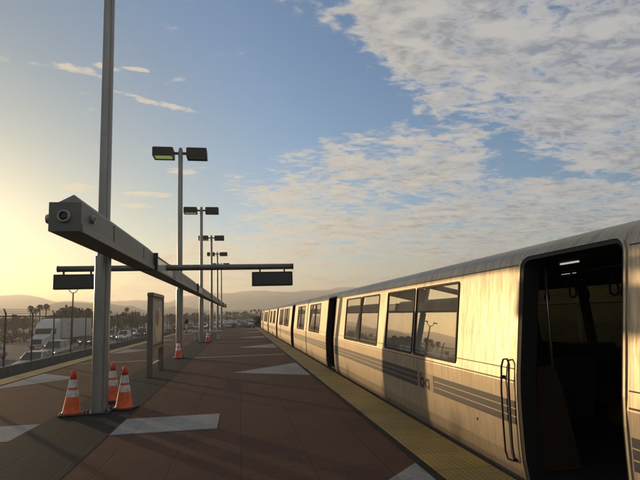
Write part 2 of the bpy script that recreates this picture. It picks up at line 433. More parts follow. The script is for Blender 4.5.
# platform slab and its paving
PL, PR, PY0, PY1 = -6.70, 2.54, -14, 68
structure('platform', MB().box(PL, PR, PY0, PY1, -1.15, 0), 'brown_pave', bevel=.012)
structure('paving_strip', MB().quad((-3.10, PY0, .004), (-1.82, PY0, .004), (-1.82, PY1-.3, .004), (-3.10, PY1-.3, .004)), 'grey_pave')
ty = MB().box(1.925, 2.535, PY0, PY1-.2, .0, .010)
structure('tactile_strip', ty, 'tactile')
structure('tactile_strip', MB().box(-6.69, -6.08, PY0, PY1-.2, .0, .010), 'tactile')
structure('paving_edge', MB().quad((1.83, PY0, .004), (1.921, PY0, .004), (1.921, PY1-.2, .004), (1.83, PY1-.2, .004)).quad((-6.076, PY0, .004), (-5.99, PY0, .004), (-5.99, PY1-.2, .004), (-6.076, PY1-.2, .004)), 'grey_pave')
P = 11.4
for k in range(-1, 6):
    yc = 14.85+P*(k-1)
    if k >= 0:
        structure('white_paving', MB().quad((1.826, yc-1.75, .004), (1.826, yc+1.75, .004), (-.22, yc-.35, .004)), 'white_pave')
        structure('white_paving', MB().quad((-5.986, yc-1.75, .004), (-4.45, yc+.15, .004), (-5.986, yc+1.75, .004)), 'white_pave')
    y0 = 7.45+P*k
    if k == 0 or k == -1:
        structure('white_paving', MB().quad((-1.815, y0, .004), (-.34, y0, .004), (-.34, y0+1.1, .004), (-1.815, y0+1.1, .004)), 'white_pave')
        structure('white_paving', MB().quad((-4.62, y0, .004), (-3.105, y0, .004), (-3.105, y0+1.1, .004), (-4.62, y0+1.1, .004)), 'white_pave')
    else:
        structure('white_paving', MB().quad((-1.815, y0+1.35, .004), (1.826, y0+1.35, .004), (1.826, y0+1.65, .004), (-1.815, y0+1.65, .004)), 'white_pave')
        structure('white_paving', MB().quad((-5.986, y0+.75, .004), (-3.105, y0+.95, .004), (-3.105, y0+1.25, .004), (-5.986, y0+1.05, .004)), 'white_pave')

def ridge(name, pts, Y, depth, seed, rough, base=-2.5, n=800):
    rnd = random.Random(seed); xs = [p[0] for p in pts]
    def h(x):
        for (a, ha), (b, hb) in zip(pts, pts[1:]):
            if a <= x <= b: t = (x-a)/(b-a); t = t*t*(3-2*t); return ha+(hb-ha)*t
        return pts[-1][1]
    ph = [rnd.uniform(0, 6.28) for _ in range(12)]
    fr = [2*pi/(500*.62**i) for i in range(8)]
    def jag(x, o): return sum(sin(x*fr[i]*Y/3000*0+x*fr[i]*(3000/Y)+ph[i]+o)*.62**i for i in range(8))
    rows = []
    x0, x1 = xs[0], xs[-1]
    for r in range(9):
        t = r/8; g = sin(t*pi/2)**1.2 if t < .999 else 1
        rows.append([(x0+(x1-x0)*j/n*(1), Y-depth*(1-t)+0, base+(h(x0+(x1-x0)*j/n)-base)*g+rough*jag(x0+(x1-x0)*j/n, r*.5)*g) for j in range(n+1)])
    rows.append([(x, y+depth*.6, base) for x, y, z in rows[-1]])
    mb = MB().loft(rows, caps=False, closed=False, smooth=True)
    return structure(name, mb, 'hill')
ridge('hills', [(-4100, 110), (-3000, 150), (-2300, 120), (-1624, 118), (-1324, 144), (-1169, 150), (-1010, 116), (-795, 100), (-575, 110), (-406, 96), (-291, 121), (-146, 141), (1, 147), (133, 150), (273, 134), (428, 148), (617, 156), (1005, 125), (1800, 140), (3000, 110), (4100, 90)], 3000, 900, 3, 3.8)
ridge('hills', [(-2400, 30), (-1500, 48), (-1000, 38), (-660, 38), (-583, 40), (-451, 52), (-370, 49), (-320, 39), (-259, 22), (-174, 34), (-117, 27), (-44, 16), (60, 20), (300, 14), (900, 22), (2400, 20)], 1500, 420, 5, 1.8)

# ------------------------------------------------------------------ lamp posts
def rod(mb, r, z0, z1, n=24, groove=True, r1=None):
    r1 = r if r1 is None else r1
    def ring(rr, z):
        out = []
        for j in range(n):
            a = 2*pi*j/n; q = rr
            if groove and j % (n//4) == n//8+(0): q = rr*.80
            out.append((q*cos(a), q*sin(a), z))
        return out
    mb.loft([ring(r, z0), ring(r1, z1)], smooth=False)
    return mb
def make_lamp(loc, label):
    t = thing('lamp_post', label, 'lamp post', loc, 0, 'lamp posts along the platform')
    rod(MB(), .136, .03, 2.74).build('lower_pole', 'pole', t)
    p = MB(); rod(p, .106, 2.74, 8.62, r1=.094); p.lathe([(.05, 8.62), (.075, 8.63), (.075, 8.70), (.03, 8.74)], 16)
    p.build('pole', 'pole', t)
    b = MB().cbox(-.19, .19, -.19, .19, .006, .035, .012)
    for sx in (-1, 1):
        for sy in (-1, 1): b.lathe([(.018, .035), (.018, .075), (.008, .085)], 8, sx*.145, sy*.145)
    b.build('base_plate', 'dark_bronze', t)
    arm = MB().box(-.30, .30, -.045, .045, 8.44, 8.53); arm.build('cross_arm', 'dark_bronze', t)
    for sx in (-1, 1):
        c = sx*.68
        h = MB()
        def ring(z, ox, oy): return [(c-ox, -oy, z), (c+ox, -oy, z), (c+ox, oy, z), (c-ox, oy, z)]
        h.loft([ring(8.28, .415, .34), ring(8.62, .415, .34), ring(8.66, .38, .31)], caps=False)
        h.quad(*ring(8.66, .38, .31)); 
        # rim round the lens opening
        a = ring(8.28, .415, .34); b_ = ring(8.28, .36, .285); c_ = ring(8.33, .36, .285)
        for j in range(4):
            k = (j+1) % 4; h.quad(a[j], a[k], b_[k], b_[j]); h.quad(b_[j], b_[k], c_[k], c_[j])
        hd = h.build('lamp_head', 'dark_bronze', t)
        MB().quad(*ring(8.325, .36, .285)).build('lens', 'lamp_lens' if sx < 0 else 'lens_grey', hd)
    return t
lab = ['tall grey pole rising out of the top of the photo beside the three near cones',
       'lamp post with the largest visible pair of lamp heads and one cone at its foot',
       'third nearest lamp post with a cone by its foot next to the pale bench',
       'fourth nearest double headed lamp post, its heads just above the hanging sign arm',
       'second farthest lamp post, small twin heads close above the cross arm',
       'farthest lamp post with the smallest twin heads']
L0 = make_lamp((-2.42, 9.27, 0), lab[0])
for k in range(1, 6):
    c = copy_tree(L0, lab[k]); c.location = (-2.42, 9.27+P*k+.03*k, 0)

# ------------------------------------------------------------------ long overhead beam
BX0, BX1, BZ0, BZ1 = -2.295, -1.92, 2.69, 3.05
beam = thing('overhead_beam', 'long grey box beam running past the lamp posts with pointed near end', 'beam', (-2.12, 6.33, 2.69))
bx0, bx1 = BX0+2.12, BX1+2.12; H = BZ1-BZ0
def bprof(y, s=0.):
    zs = .0030*y
    return [(bx0, y, zs), (bx1, y, zs), (bx1, y, H+zs), (bx0+.24, y, H+.001+.13*(1-s)+zs), (bx0, y, H+zs)]
def beam_seg(y0, y1): return MB().loft(([bprof(y0, 1.), bprof(y0+.14)] if y0 == 0 else [bprof(y0)])+[bprof(y1)])
gaps = [(5.22+P*k, 8.87+P*k) for k in range(6)]
cur = .0
for (a, b) in gaps:
    beam_seg(cur, a).build('casing', 'beam', beam)
    # flange along the lower edge, proud of the side, and cover joints
    zs0, zs1 = .003*cur, .003*a
    f = MB().loft([[(bx1-.004, cur+.01, zs0-.012), (bx1+.022, cur+.01, zs0-.012), (bx1+.022, cur+.01, zs0+.085), (bx1-.004, cur+.01, zs0+.10)],
                   [(bx1-.004, a-.01, zs1-.012), (bx1+.022, a-.01, zs1-.012), (bx1+.022, a-.01, zs1+.085), (bx1-.004, a-.01, zs1+.10)]])
    f.build('flange', 'beam_flange', beam)
    yj = cur+1.6
    while yj < a-.4:
        z = .003*yj; MB().box(bx1-.003, bx1+.006, yj-.012, yj+.012, z+.105, z+H-.01).build('cover_joint', 'seam', beam); yj += 2.4
    za = .003*a
    MB().box(bx0-.01, bx1+.075, a+.003, a+.10, za-.01, za+H+.02).build('end_bracket', 'black_metal', beam)
    z0, z1 = .003*a, .003*b
    tr = MB().loft([[(bx0, a+.1, z0-.0), (bx1+.02, a+.1, z0), (bx1+.02, a+.1, z0+.045), (bx0, a+.1, z0+.045)], [(bx0, b, z1), (bx1+.02, b, z1), (bx1+.02, b, z1+.045), (bx0, b, z1+.045)]])
    tr.build('bottom_tray', 'beam_flange', beam)
    tp = MB().loft([[(bx1-.03, a+.1, z0+H-.025), (bx1+.01, a+.1, z0+H-.025), (bx1+.01, a+.1, z0+H), (bx1-.03, a+.1, z0+H)], [(bx1-.03, b, z1+H-.025), (bx1+.01, b, z1+H-.025), (bx1+.01, b, z1+H), (bx1-.03, b, z1+H)]])
    tp.build('top_rail', 'beam_flange', beam)
    pn = MB().loft([[(bx1-.012, a+.1, z0+.046), (bx1-.004, a+.1, z0+.046), (bx1-.004, a+.1, z0+H-.026), (bx1-.012, a+.1, z0+H-.026)], [(bx1-.012, b, z1+.046), (bx1-.004, b, z1+.046), (bx1-.004, b, z1+H-.026), (bx1-.012, b, z1+H-.026)]])
    pn.build('sign_panel', 'acrylic', beam)
    cur = b
beam_seg(cur, cur+1.2).build('casing', 'beam', beam)
def ring_fit(c, ax, r=.055, dome=True):
    """round fitting: outer ring with a dark lens, axis along ax"""
    c = Vector(c); ax = Vector(ax); q = Vector((0, 0, 1)); p = ax.cross(q)
    def ring(h, rr): return [c+ax*h+(p*cos(2*pi*j/28)+q*sin(2*pi*j/28))*rr for j in range(28)]
    o = MB().loft([ring(-.004, r*1.12), ring(.030, r*1.12), ring(.042, r*1.02), ring(.042, r*.78), ring(.018, r*.72)], caps=False).build('camera_housing', 'ring', beam)
    MB().loft([ring(.002, r*.73), ring(.020, r*.73), ring(.026, r*.4)]).build('camera_lens', 'lens_dark', o)
ring_fit((.005, .0, .185), (0, -1, 0), .070)
ring_fit((bx1, .42, .225), (1, 0, 0), .052)
ring_fit((bx0, .06, .16), (-1, 0, 0), .052)

# cross arm and the two hanging signs
arm = thing('sign_arm', 'dark horizontal tube crossing over the platform and carrying two signs', 'sign arm', (-1.58, 13.5, 2.93))
am = MB()
am.loft([[(x, cos(a)*.078, sin(a)*.078) for a in [2*pi*j/16 for j in range(16)]] for x in (-3.03, 3.03)], smooth=True)
am.build('tube', 'arm_grey', arm)
for sx in (-1, 1): MB().loft([[(sx*3.03, cos(a)*.085, sin(a)*.085) for a in [2*pi*j/16 for j in range(16)]], [(sx*3.05, cos(a)*.085, sin(a)*.085) for a in [2*pi*j/16 for j in range(16)]]]).build('end_cap', 'black_metal', arm)
for x0, x1, lab_ in ((.33, 1.44, 'black hanging sign board at the arm end nearer the train'), (-4.70, -3.59, 'dark hanging sign board on the left arm end, partly behind the near pole')):
    s = thing('hanging_sign', lab_, 'hanging sign', ((x0+x1)/2, 13.5, 2.40), 0, 'signs hanging from the cross arm')
    w = (x1-x0)/2
    bd = MB().box(-w, w, -.09, .09, 0, .385).build('sign_box', 'sign_black', s, bevel=.012)
    MB().box(-w+.05, w-.05, -.096, -.0895, .045, .34).build('display_face', 'lens_dark', s)
    for sx in (-.6, .6): MB().box(sx*w-.02, sx*w+.02, -.02, .02, .385, .465).build('hanger', 'black_metal', s)

# ------------------------------------------------------------------ information board
ib = thing('information_board', 'bronze framed poster board standing edge-on left of the second lamp post', 'information board', (-2.45, 14.2, 0))
for y in (.0, 1.92): MB().cbox(-.075, .075, y, y+.10, .0, 2.20, .012).build('post', 'board_frame', ib)
MB().cbox(-.085, .085, -.01, 2.03, 2.20, 2.32, .03).build('top_cap', 'board_frame', ib)
MB().box(-.06, .06, .10, 1.92, .72, .80).build('lower_rail', 'board_frame', ib)
MB().box(-.05, .05, .10, 1.92, .80, 2.20).build('panel', 'sign_black', ib)
po = MB().box(.05, .056, .20, 1.82, .88, 2.12).build('poster', 'poster_blue', ib)
def oval(cy, cz, ry, rz, x0, n=28, squash=0.):
    return [(x0, cy+ry*cos(2*pi*j/n)*(1+squash*sin(2*pi*j/n)), cz+rz*sin(2*pi*j/n)) for j in range(n)]
MB().quad(*oval(1.15, 1.42, .62, .50, .059, squash=-.15)).build('printed_shape', 'poster_tan', po)
MB().quad(*oval(.88, 1.60, .32, .24, .062, squash=.2)).build('printed_shape', 'poster_brown', po)
MB().box(-.12, -.03, 2.032, 2.16, 1.80, 1.90).build('side_clip', 'dark_bronze', ib)
MB().box(-.02, .02, .30, 1.7, .30, .34).build('lower_bar', 'trim', ib)

# ------------------------------------------------------------------ cones
def make_cone(label):
    t = thing('traffic_cone', label, 'traffic cone', (0, 0, 0), 0, 'traffic cones on the platform')
    MB().cbox(-.20, .20, -.20, .20, .004, .038, .02).build('base', 'cone_base', t)
    R = lambda z: .148-(.148-.028)*(z-.035)/.715
    body = MB().lathe([(.165, .036), (.16, .05), (R(.06), .06), (R(.70), .70), (.030, .735), (.022, .748), (.012, .750)], 28)
    body.build('cone_body', 'cone_orange', t)
    MB().lathe([(R(.60)+.003, .60), (R(.70)+.003, .70), (.033, .736), (.022, .752)], 28).build('cone_tip', 'cone_red', t)
    for a, b in ((.465, .60), (.31, .425)): MB().lathe([(R(a)+.004, a), (R(b)+.004, b)], 28, caps=False).build('reflective_collar', 'cone_white', t)
    return t
CN = make_cone('orange cone standing alone left of the near pole')
CN.location = (-2.86, 9.22, 0); CN.rotation_euler = (radians(.6), radians(1.5), .25)
for (x, y, rz, lab_) in ((-2.50, 10.45, .1, 'orange cone half hidden between the near pole and the right cone'),
                         (-2.07, 9.52, -.3, 'orange cone right of the near pole, nearest on that side'),
                         (-2.42, 20.42, .2, 'orange cone at the foot of the second lamp post'),
                         (-2.03, 32.4, .5, 'orange cone right beside the third lamp post by the bench'),
                         (-2.85, 49.5, .1, 'tiny farthest orange cone beyond the bench')):
    c = copy_tree(CN, lab_); c.location = (x, y, 0); c.rotation_euler = (0, radians(.5), rz)

# bench and small signal post far down the platform
bn = thing('bench', 'pale concrete bench across the platform by the third lamp post', 'bench', (-2.3, 36.2, 0))
MB().cbox(-1.05, 1.05, -.28, .28, .50, .62, .02).build('seat', 'bench', bn)
for x in (-.85, .75): MB().cbox(x-.09, x+.09, -.22, .22, 0, .50, .015).build('leg', 'bench', bn)
sp = thing('signal_post', 'short post with a round dark head far down the platform left of the bench', 'signal post', (-5.4, 52, 0))
MB().tube([(0, 0, 0), (0, 0, .95)], .08, 10).build('post', 'bench', sp)
hd = MB().lathe([(.05, .95), (.19, 1.02), (.24, 1.2), (.19, 1.4), (.05, 1.46)], 16).build('signal_head', 'black_metal', sp)
MB().tube([(0, -.23, 1.2), (0, -.27, 1.2)], .09, 12).build('lens', 'lens_dark', hd)

# ------------------------------------------------------------------ fences
fe = thing('chain_link_fence', 'tall chain link fence on a dark kerb between platform and freeway', 'fence', (-11, 0, 0))
MB().box(-.16, .16, -20, 150, -1.04, -.46).build('concrete_kerb', 'dark_concrete', fe)
for k in range(40):
    y = 16.3+3.1*k
    MB().tube([(0, y, -.46), (0, y, 2.0), (-.10, y, 2.26)], [.042, .042, .03], 8).build('post', 'dark_bronze', fe)
MB().tube([(0, -20, 1.90), (0, 150, 1.90)], .028, 6).build('top_rail', 'dark_bronze', fe)
wr = MB()
for q, (dx, z) in enumerate(((-.03, 2.05), (-.065, 2.14), (-.10, 2.24))): wr.tube([(dx, -20, z), (dx, 150, z)], .006, 4)
wr.build('barbed_wire', 'dark_bronze', fe)
MB().quad((.05, -20, -.46), (.05, 150, -.46), (.05, 150, 1.9), (.05, -20, 1.9)).build('mesh', 'chainlink', fe)

fr = thing('chain_link_fence', 'chain link fence on the far side of the train, seen through the open door', 'fence', (9.0, 0, 0))
for k in range(14): MB().tube([(0, -6+3*k, -1.0), (0, -6+3*k, 1.75)], .04, 8).build('post', 'pole', fr)
MB().tube([(0, -8, 1.70), (0, 36, 1.70)], .025, 6).build('top_rail', 'pole', fr)
MB().quad((.05, -8, -1), (.05, 36, -1), (.05, 36, 1.7), (.05, -8, 1.7)).build('mesh', 'chainlink', fr)
structure('embankment', MB().loft([[(11.5, y, -1.05), (13, y, .2), (17, y, 1.9), (24, y, 4.4*s), (32, y, 5.0*s), (48, y, -1.2)] for y, s in ((-40, 1), (-10, 1.05), (20, .95), (50, .9), (62, .4))], caps=False, closed=False, smooth=True), 'dry_grass')

# ------------------------------------------------------------------ train
CX = 4.2                                        # centre line of the track
PROF = [(-.38, 2.73), (-.06, 2.665), (.06, 2.638), (.20, 2.622), (.50, 2.615), (.88, 2.618), (2.03, 2.755), (2.08, 2.772), (2.12, 2.790)]
def SX(z):
    if z <= PROF[0][0]: return PROF[0][1]
    for (a, xa), (b, xb) in zip(PROF, PROF[1:]):
        if z <= b: return xa+(xb-xa)*(z-a)/(b-a)
    return PROF[-1][1]
ROOF = [(2.790, 2.12), (2.83, 2.165), (2.90, 2.205), (3.02, 2.245), (3.20, 2.282), (3.5, 2.318), (3.85, 2.338), (4.2, 2.345)]
CAR_L, PITCH, CAR_C = 21.22, 21.4, 9.135        # length, spacing, middle of the near car
DOORS = [(-6.035, -4.665), (4.665, 6.035)]      # local y of the two door openings
DOOR_TOP = 2.115
WIN = [(-9.95, -8.60), (-8.50, -7.42), (-3.305, -1.805), (-1.715, -.285), (.285, 1.715), (1.805, 3.305), (7.42, 8.50), (8.60, 9.95)]
WZ0, WZ1 = .955, 1.95
def lx(side, z, off=0.): return side*((CX-SX(z))+off)   # side -1 = platform side; off outwards
def side_sheet(side, holes, off=0., zmin=-.38, corner=True):
    mb = MB(); zs = sorted(set([p[0] for p in PROF if p[0] >= zmin]+[zmin]+[h[2] for h in holes]+[h[3] for h in holes]))
    ys = sorted(set([-CAR_L/2, CAR_L/2]+[h[0] for h in holes]+[h[1] for h in holes]))
    for y0, y1 in zip(ys, ys[1:]):
        for z0, z1 in zip(zs, zs[1:]):
            ym, zm = (y0+y1)/2, (z0+z1)/2
            if any(h[0] < ym < h[1] and h[2] < zm < h[3] for h in holes): continue
            mb.quad((lx(side, z0, off), y0, z0), (lx(side, z0, off), y1, z0), (lx(side, z1, off), y1, z1), (lx(side, z1, off), y0, z1))
    if corner:
        for h in holes:
            if len(h) > 4:
                r = .13
                for yc, sg in ((h[0], 1), (h[1], -1)):
                    arc = [(yc+sg*(r-r*cos(a)), h[3]-r+r*sin(a)) for a in [pi/2*j/6 for j in range(7)]]
                    for (ya, za), (yb, zb) in zip(arc, arc[1:]):
                        mb.quad((lx(side, h[3], off), yc, h[3]), (lx(side, za, off), ya, za), (lx(side, zb, off), yb, zb))
    return mb
def loop(y0, y1, z0, z1, r, rb=None, nz=10):
    """closed outline, anticlockwise seen from outside; r top radius, rb bottom radius"""
    rb = r if rb is None else rb
    pts = []
    def arc(cy, cz, rr, a0): pts.extend([(cy+rr*cos(a0+pi/2*j/5), cz+rr*sin(a0+pi/2*j/5)) for j in range(6)])
    arc(y1-rb, z0+rb, rb, -pi/2)
    for j in range(1, nz): pts.append((y1, z0+rb+(z1-r-z0-rb)*j/nz))
    arc(y1-r, z1-r, r, 0); arc(y0+r, z1-r, r, pi/2)
    for j in range(1, nz): pts.append((y0, z1-r-(z1-r-z0-rb)*j/nz))
    arc(y0+rb, z0+rb, rb, pi)
    return pts
def frame(side, o, i, off, depth, outer=0.004):
    mb = MB(); n = len(o)
    def P(p, f): return (lx(side, p[1], f), p[0], p[1])
    for j in range(n):
        k = (j+1) % n
        mb.quad(P(o[j], off), P(o[k], off), P(i[k], off), P(i[j], off))
        mb.quad(P(i[j], off), P(i[k], off), P(i[k], -depth), P(i[j], -depth))
        mb.quad(P(o[j], -outer), P(o[k], -outer), P(o[k], off), P(o[j], off))
    return mb
def train_car(label):
    t = thing('train_car', label, 'train car', (CX, CAR_C, 0), 0, 'cars of the silver train')
    near = [(a, b, -.06, DOOR_TOP, 1) for a, b in DOORS]+[(a, b, WZ0, WZ1) for a, b in WIN]
    far_door = [w for a, b in DOORS for w in ((a+.10, (a+b)/2-.05, .80, 1.93), ((a+b)/2+.05, b-.10, .80, 1.93))]
    far = far_door+[(a, b, WZ0, WZ1) for a, b in WIN]
    side_sheet(-1, near).build('side_wall', 'train', t); side_sheet(1, far).build('side_wall', 'train', t)
    side_sheet(-1, near, -.07, 0., False).build('interior_lining', 'interior', t)
    side_sheet(1, far, -.07, 0., False).build('interior_lining', 'interior', t)
    rp = [(x-CX, z) for x, z in ROOF]; rp = rp+[(-x, z) for x, z in reversed(rp[:-1])]
    ys = (-CAR_L/2, -CAR_L/4, 0, CAR_L/4, CAR_L/2)
    MB().loft([[(x, y, z) for x, z in rp] for y in ys], caps=False, closed=False, smooth=True).build('roof', 'train_roof', t)
    MB().box(-1.46, 1.46, -CAR_L/2+.05, CAR_L/2-.05, -.06, .012).build('floor', 'interior_dark', t)
    MB().box(-1.40, 1.40, -CAR_L/2+.05, CAR_L/2-.05, 2.10, 2.13).build('ceiling', 'interior', t)
    MB().box(-1.30, 1.30, -CAR_L/2+.3, CAR_L/2-.3, -.92, -.10).build('underframe', 'interior_dark', t)
    ring = [(lx(-1, z), z) for z, _ in PROF]+rp[1:-1]+[(lx(1, z), z) for z, _ in reversed(PROF)]
    for y in (-CAR_L/2, CAR_L/2):
        d = .002 if y > 0 else -.002
        MB().loft([[(x*.995, y-d*4, z) for x, z in ring], [(x*.995, y+d, z) for x, z in ring]]).build('end_wall', 'interior_dark', t)
    MB().box(-1.1, 1.1, CAR_L/2+.004, CAR_L/2+.17, -.3, 2.15).build('gangway', 'rubber', t)
    # doors: bright trim, rubber seal, jambs
    for a, b in DOORS:
        o = loop(a-.004, b+.004, -.055, DOOR_TOP+.004, .134, .01); i_ = loop(a+.016, b-.016, -.04, DOOR_TOP-.016, .115, .008)
        tr = frame(-1, o, i_, .010, .02).build('door_trim', 'train', t)
        o2 = loop(a+.017, b-.017, -.04, DOOR_TOP-.017, .114, .008); i2 = loop(a+.034, b-.075, -.02, DOOR_TOP-.055, .08, .006)
        frame(-1, o2, i2, .004, .16).build('door_seal', 'rubber', t)
    for a, b in WIN:
        o = loop(a-.012, b+.012, WZ0-.012, WZ1+.012, .05, nz=3); i_ = loop(a+.016, b-.016, WZ0+.016, WZ1-.016, .040, nz=3)
        fo = frame(-1, o, i_, .012, .05).build('window_frame', 'rubber', t)
        g = loop(a+.012, b-.012, WZ0+.012, WZ1-.012, .040, nz=3)
        MB().quad(*[(lx(-1, z, -.006), y, z) for y, z in g]).build('window_pane', 'train_glass', fo)
    for h in far:
        a, b, z0, z1 = h
        o = loop(a-.012, b+.012, z0-.012, z1+.012, .05, nz=3); i_ = loop(a+.02, b-.02, z0+.02, z1-.02, .035, nz=3)
        fo = frame(1, o, i_, .012, .07).build('window_frame', 'rubber', t)
        if len(far_door) and h in far_door: zz = (z0, .88, z1)
        mb = MB()
        zl = sorted({z0+.018, .88, z1-.018}) if z0 < .88 else [z0+.018, z1-.018]
        for za, zb in zip(zl, zl[1:]): mb.quad((lx(1, za, -.02), a+.018, za), (lx(1, za, -.02), b-.018, za), (lx(1, zb, -.02), b-.018, zb), (lx(1, zb, -.02), a+.018, zb))
        mb.build('window_pane', 'far_glass', fo)
    # stripes and seams follow the side, interrupted at the doors and the emblem
    def band(z0, z1, off, segs, nz=3):
        mb = MB()
        for y0, y1 in segs:
            zz = [z0+(z1-z0)*j/nz for j in range(nz+1)]
            sec = [(lx(-1, z, off), z) for z in zz]; back = [(lx(-1, z, -.004), z) for z in reversed(zz)]
            mb.loft([[(x, y, z) for x, z in sec+back] for y in (y0, y1)])
        return mb
    E2 = CAR_L/2
    spans = [(-E2+.05, DOORS[0][0]-.03), (DOORS[0][1]+.03, DOORS[1][0]-.03), (DOORS[1][1]+.03, E2-.05)]
    em0, em1 = 6.54-CAR_C, 7.17-CAR_C
    sspan = [spans[0], (spans[1][0], em0), (em1, spans[1][1]), spans[2]]
    for z0, z1 in ((.489, .556), (.567, .633), (.644, .710)): band(z0, z1, .003, sspan).build('stripe', 'stripe', t)
    for z, hgt in ((1.015, .010), (.90, .014)): band(z-hgt/2, z+hgt/2, .0035, spans, 1).build('panel_seam', 'seam', t)
    band(2.024, 2.034, .003, spans, 1).build('panel_seam', 'seam', t)
    # emblem: pale plate with two dark joined letters
    ep = band(.485, .714, .004, [(em0+.015, em1-.015)]).build('emblem', 'emblem', t)
    lt = MB()
    def stroke(pts, w=.034):
        """letter stroke in (s, z): s runs left to right as read from the platform"""
        for (s0, z0), (s1, z1) in zip(pts, pts[1:]):
            dv = Vector((s1-s0, z1-z0)).normalized(); nrm = Vector((-dv.y, dv.x))*w/2; e = dv*w*.3
            q = [(s0-e.x+nrm.x, z0-e.y+nrm.y), (s1+e.x+nrm.x, z1+e.y+nrm.y), (s1+e.x-nrm.x, z1+e.y-nrm.y), (s0-e.x-nrm.x, z0-e.y-nrm.y)]
            lt.quad(*[(lx(-1, z, .0065), em1-.06-s, z) for s, z in q])
    def arcp(cs, cz, r, a0, a1, n=12): return [(cs+r*cos(radians(a0+(a1-a0)*j/n)), cz+r*sin(radians(a0+(a1-a0)*j/n))) for j in range(n+1)]
    stroke([(.07, .70), (.07, .51)]); stroke(arcp(.145, .572, .058, 0, 360, 20)); stroke(arcp(.33, .572, .058, 0, 360, 20)); stroke([(.40, .64), (.40, .51)])
    lt.build('emblem_letters', 'stripe', ep)
    return t
CAR0 = train_car('near silver train car with its open doorway at the right edge of the photo')
def build_interior(t):
    # windscreens beside the doors, grab poles, seats, straps, ceiling tubes
    for a, b in DOORS:
        for y, sg in ((a-.10, -1), (b+.10, 1)):
            for x0, x1 in ((-1.34, -.66), (.66, 1.34)):
                g = 1 if x0 > 0 else -1
                pr = [(g*1.36, .02), (g*.90, .02), (g*1.04, .80), (g*1.11, 1.02), (g*1.30, 1.02)]
                MB().loft([[(x, y+d, z) for x, z in pr] for d in (-.02, .02)]).build('windscreen', 'windscreen', t)
                MB().tube([(g*1.115, y, 1.02), (g*1.115, y, 2.10)], .014, 10).build('grab_pole', 'trim', t)
    def seat(x0, x1, y, sg):
        cu = MB().cbox(x0, x1, y-.24, y+.24, .36, .46, .03).build('seat', 'seat', t)
        bk = MB()
        yb = y+sg*.26
        bk.loft([[(x0, yb-.04, .42), (x1, yb-.04, .42), (x1, yb+.04, .42), (x0, yb+.04, .42)], [(x0+.03, yb+sg*.16-.03, 1.06), (x1-.03, yb+sg*.16-.03, 1.06), (x1-.03, yb+sg*.16+.03, 1.06), (x0+.03, yb+sg*.16+.03, 1.06)]])
        bk.build('seat_back', 'seat', cu)
        MB().box((x0+x1)/2-.06, (x0+x1)/2+.06, y-.10, y+.10, .012, .36).build('pedestal', 'seat_shell', cu)
        MB().box(x0+.02, x1-.02, y-sg*.245-.012, y-sg*.245+.012, .34, .385).build('seat_edge', 'red_trim', cu)
    for j in range(9):
        for x0, x1 in ((-1.30, -.42), (.42, 1.30)): seat(x0, x1, -4.15+.93*j+.25, 1 if j % 2 else -1)
    for j in range(3):
        for x0, x1 in ((-1.30, -.42), (.42, 1.30)): seat(x0, x1, -9.4+.95*j, 1)
    for x in (-.62, .62):
        MB().tube([(x, -6.2, 1.98), (x, 4.5, 1.98)], .014, 8).build('hand_rail', 'black_metal', t)
        for y in (-4.9, -4.3, -3.6, -2.9, -2.0):
            mb = MB()
            mb.tube([(x, y, 1.97), (x, y-.012, 1.88), (x, y-.055, 1.78), (x, y-.05, 1.72), (x, y, 1.70), (x, y+.05, 1.72), (x, y+.055, 1.78), (x, y+.012, 1.88), (x, y, 1.97)], .011, 6)
            mb.build('strap', 'rubber', t)
        for j in range(6):
            y = -9+1.55*j
            MB().box(x*.9-.011, x*.9+.011, y, y+.30, 2.08, 2.097).build('ceiling_light', 'tube_light', t)
c2 = copy_tree(CAR0, 'second silver train car, the one coupled directly behind the near car'); c2.location = (CX, CAR_C+PITCH, 0)
c3 = copy_tree(CAR0, 'farthest silver train car, at the distant tip of the train'); c3.location = (CX, CAR_C+2*PITCH, 0)
build_interior(CAR0)
for y, z in ((5.32, .385), (2.86, 1.13)): MB().tube([(lx(-1, z, -.002), y-CAR_C, z), (lx(-1, z, .004), y-CAR_C, z)], .016, 12).build('drain_plug', 'rubber', CAR0)
# grab handle loop beside the near door
gy = 4.62-CAR_C
pts = [(.06, .14), (-.035, .13), (-.06, .20), (-.055, .45), (-.05, .80), (-.05, 1.02), (-.02, 1.095), (.05, 1.105), (.09, 1.06), (.095, .86), (.09, .55), (.08, .28), (.09, .16), (.06, .14)]
gh = MB().tube([(lx(-1, z, .035), gy-y+.02, z) for y, z in pts], .0095, 8).build('grab_handle', 'rubber', CAR0)
for y, z in ((-.05, .92), (.06, .145)): MB().tube([(lx(-1, z, .0), gy-y+.02, z), (lx(-1, z, .035), gy-y+.02, z)], .016, 8).build('mount', 'rubber', gh)

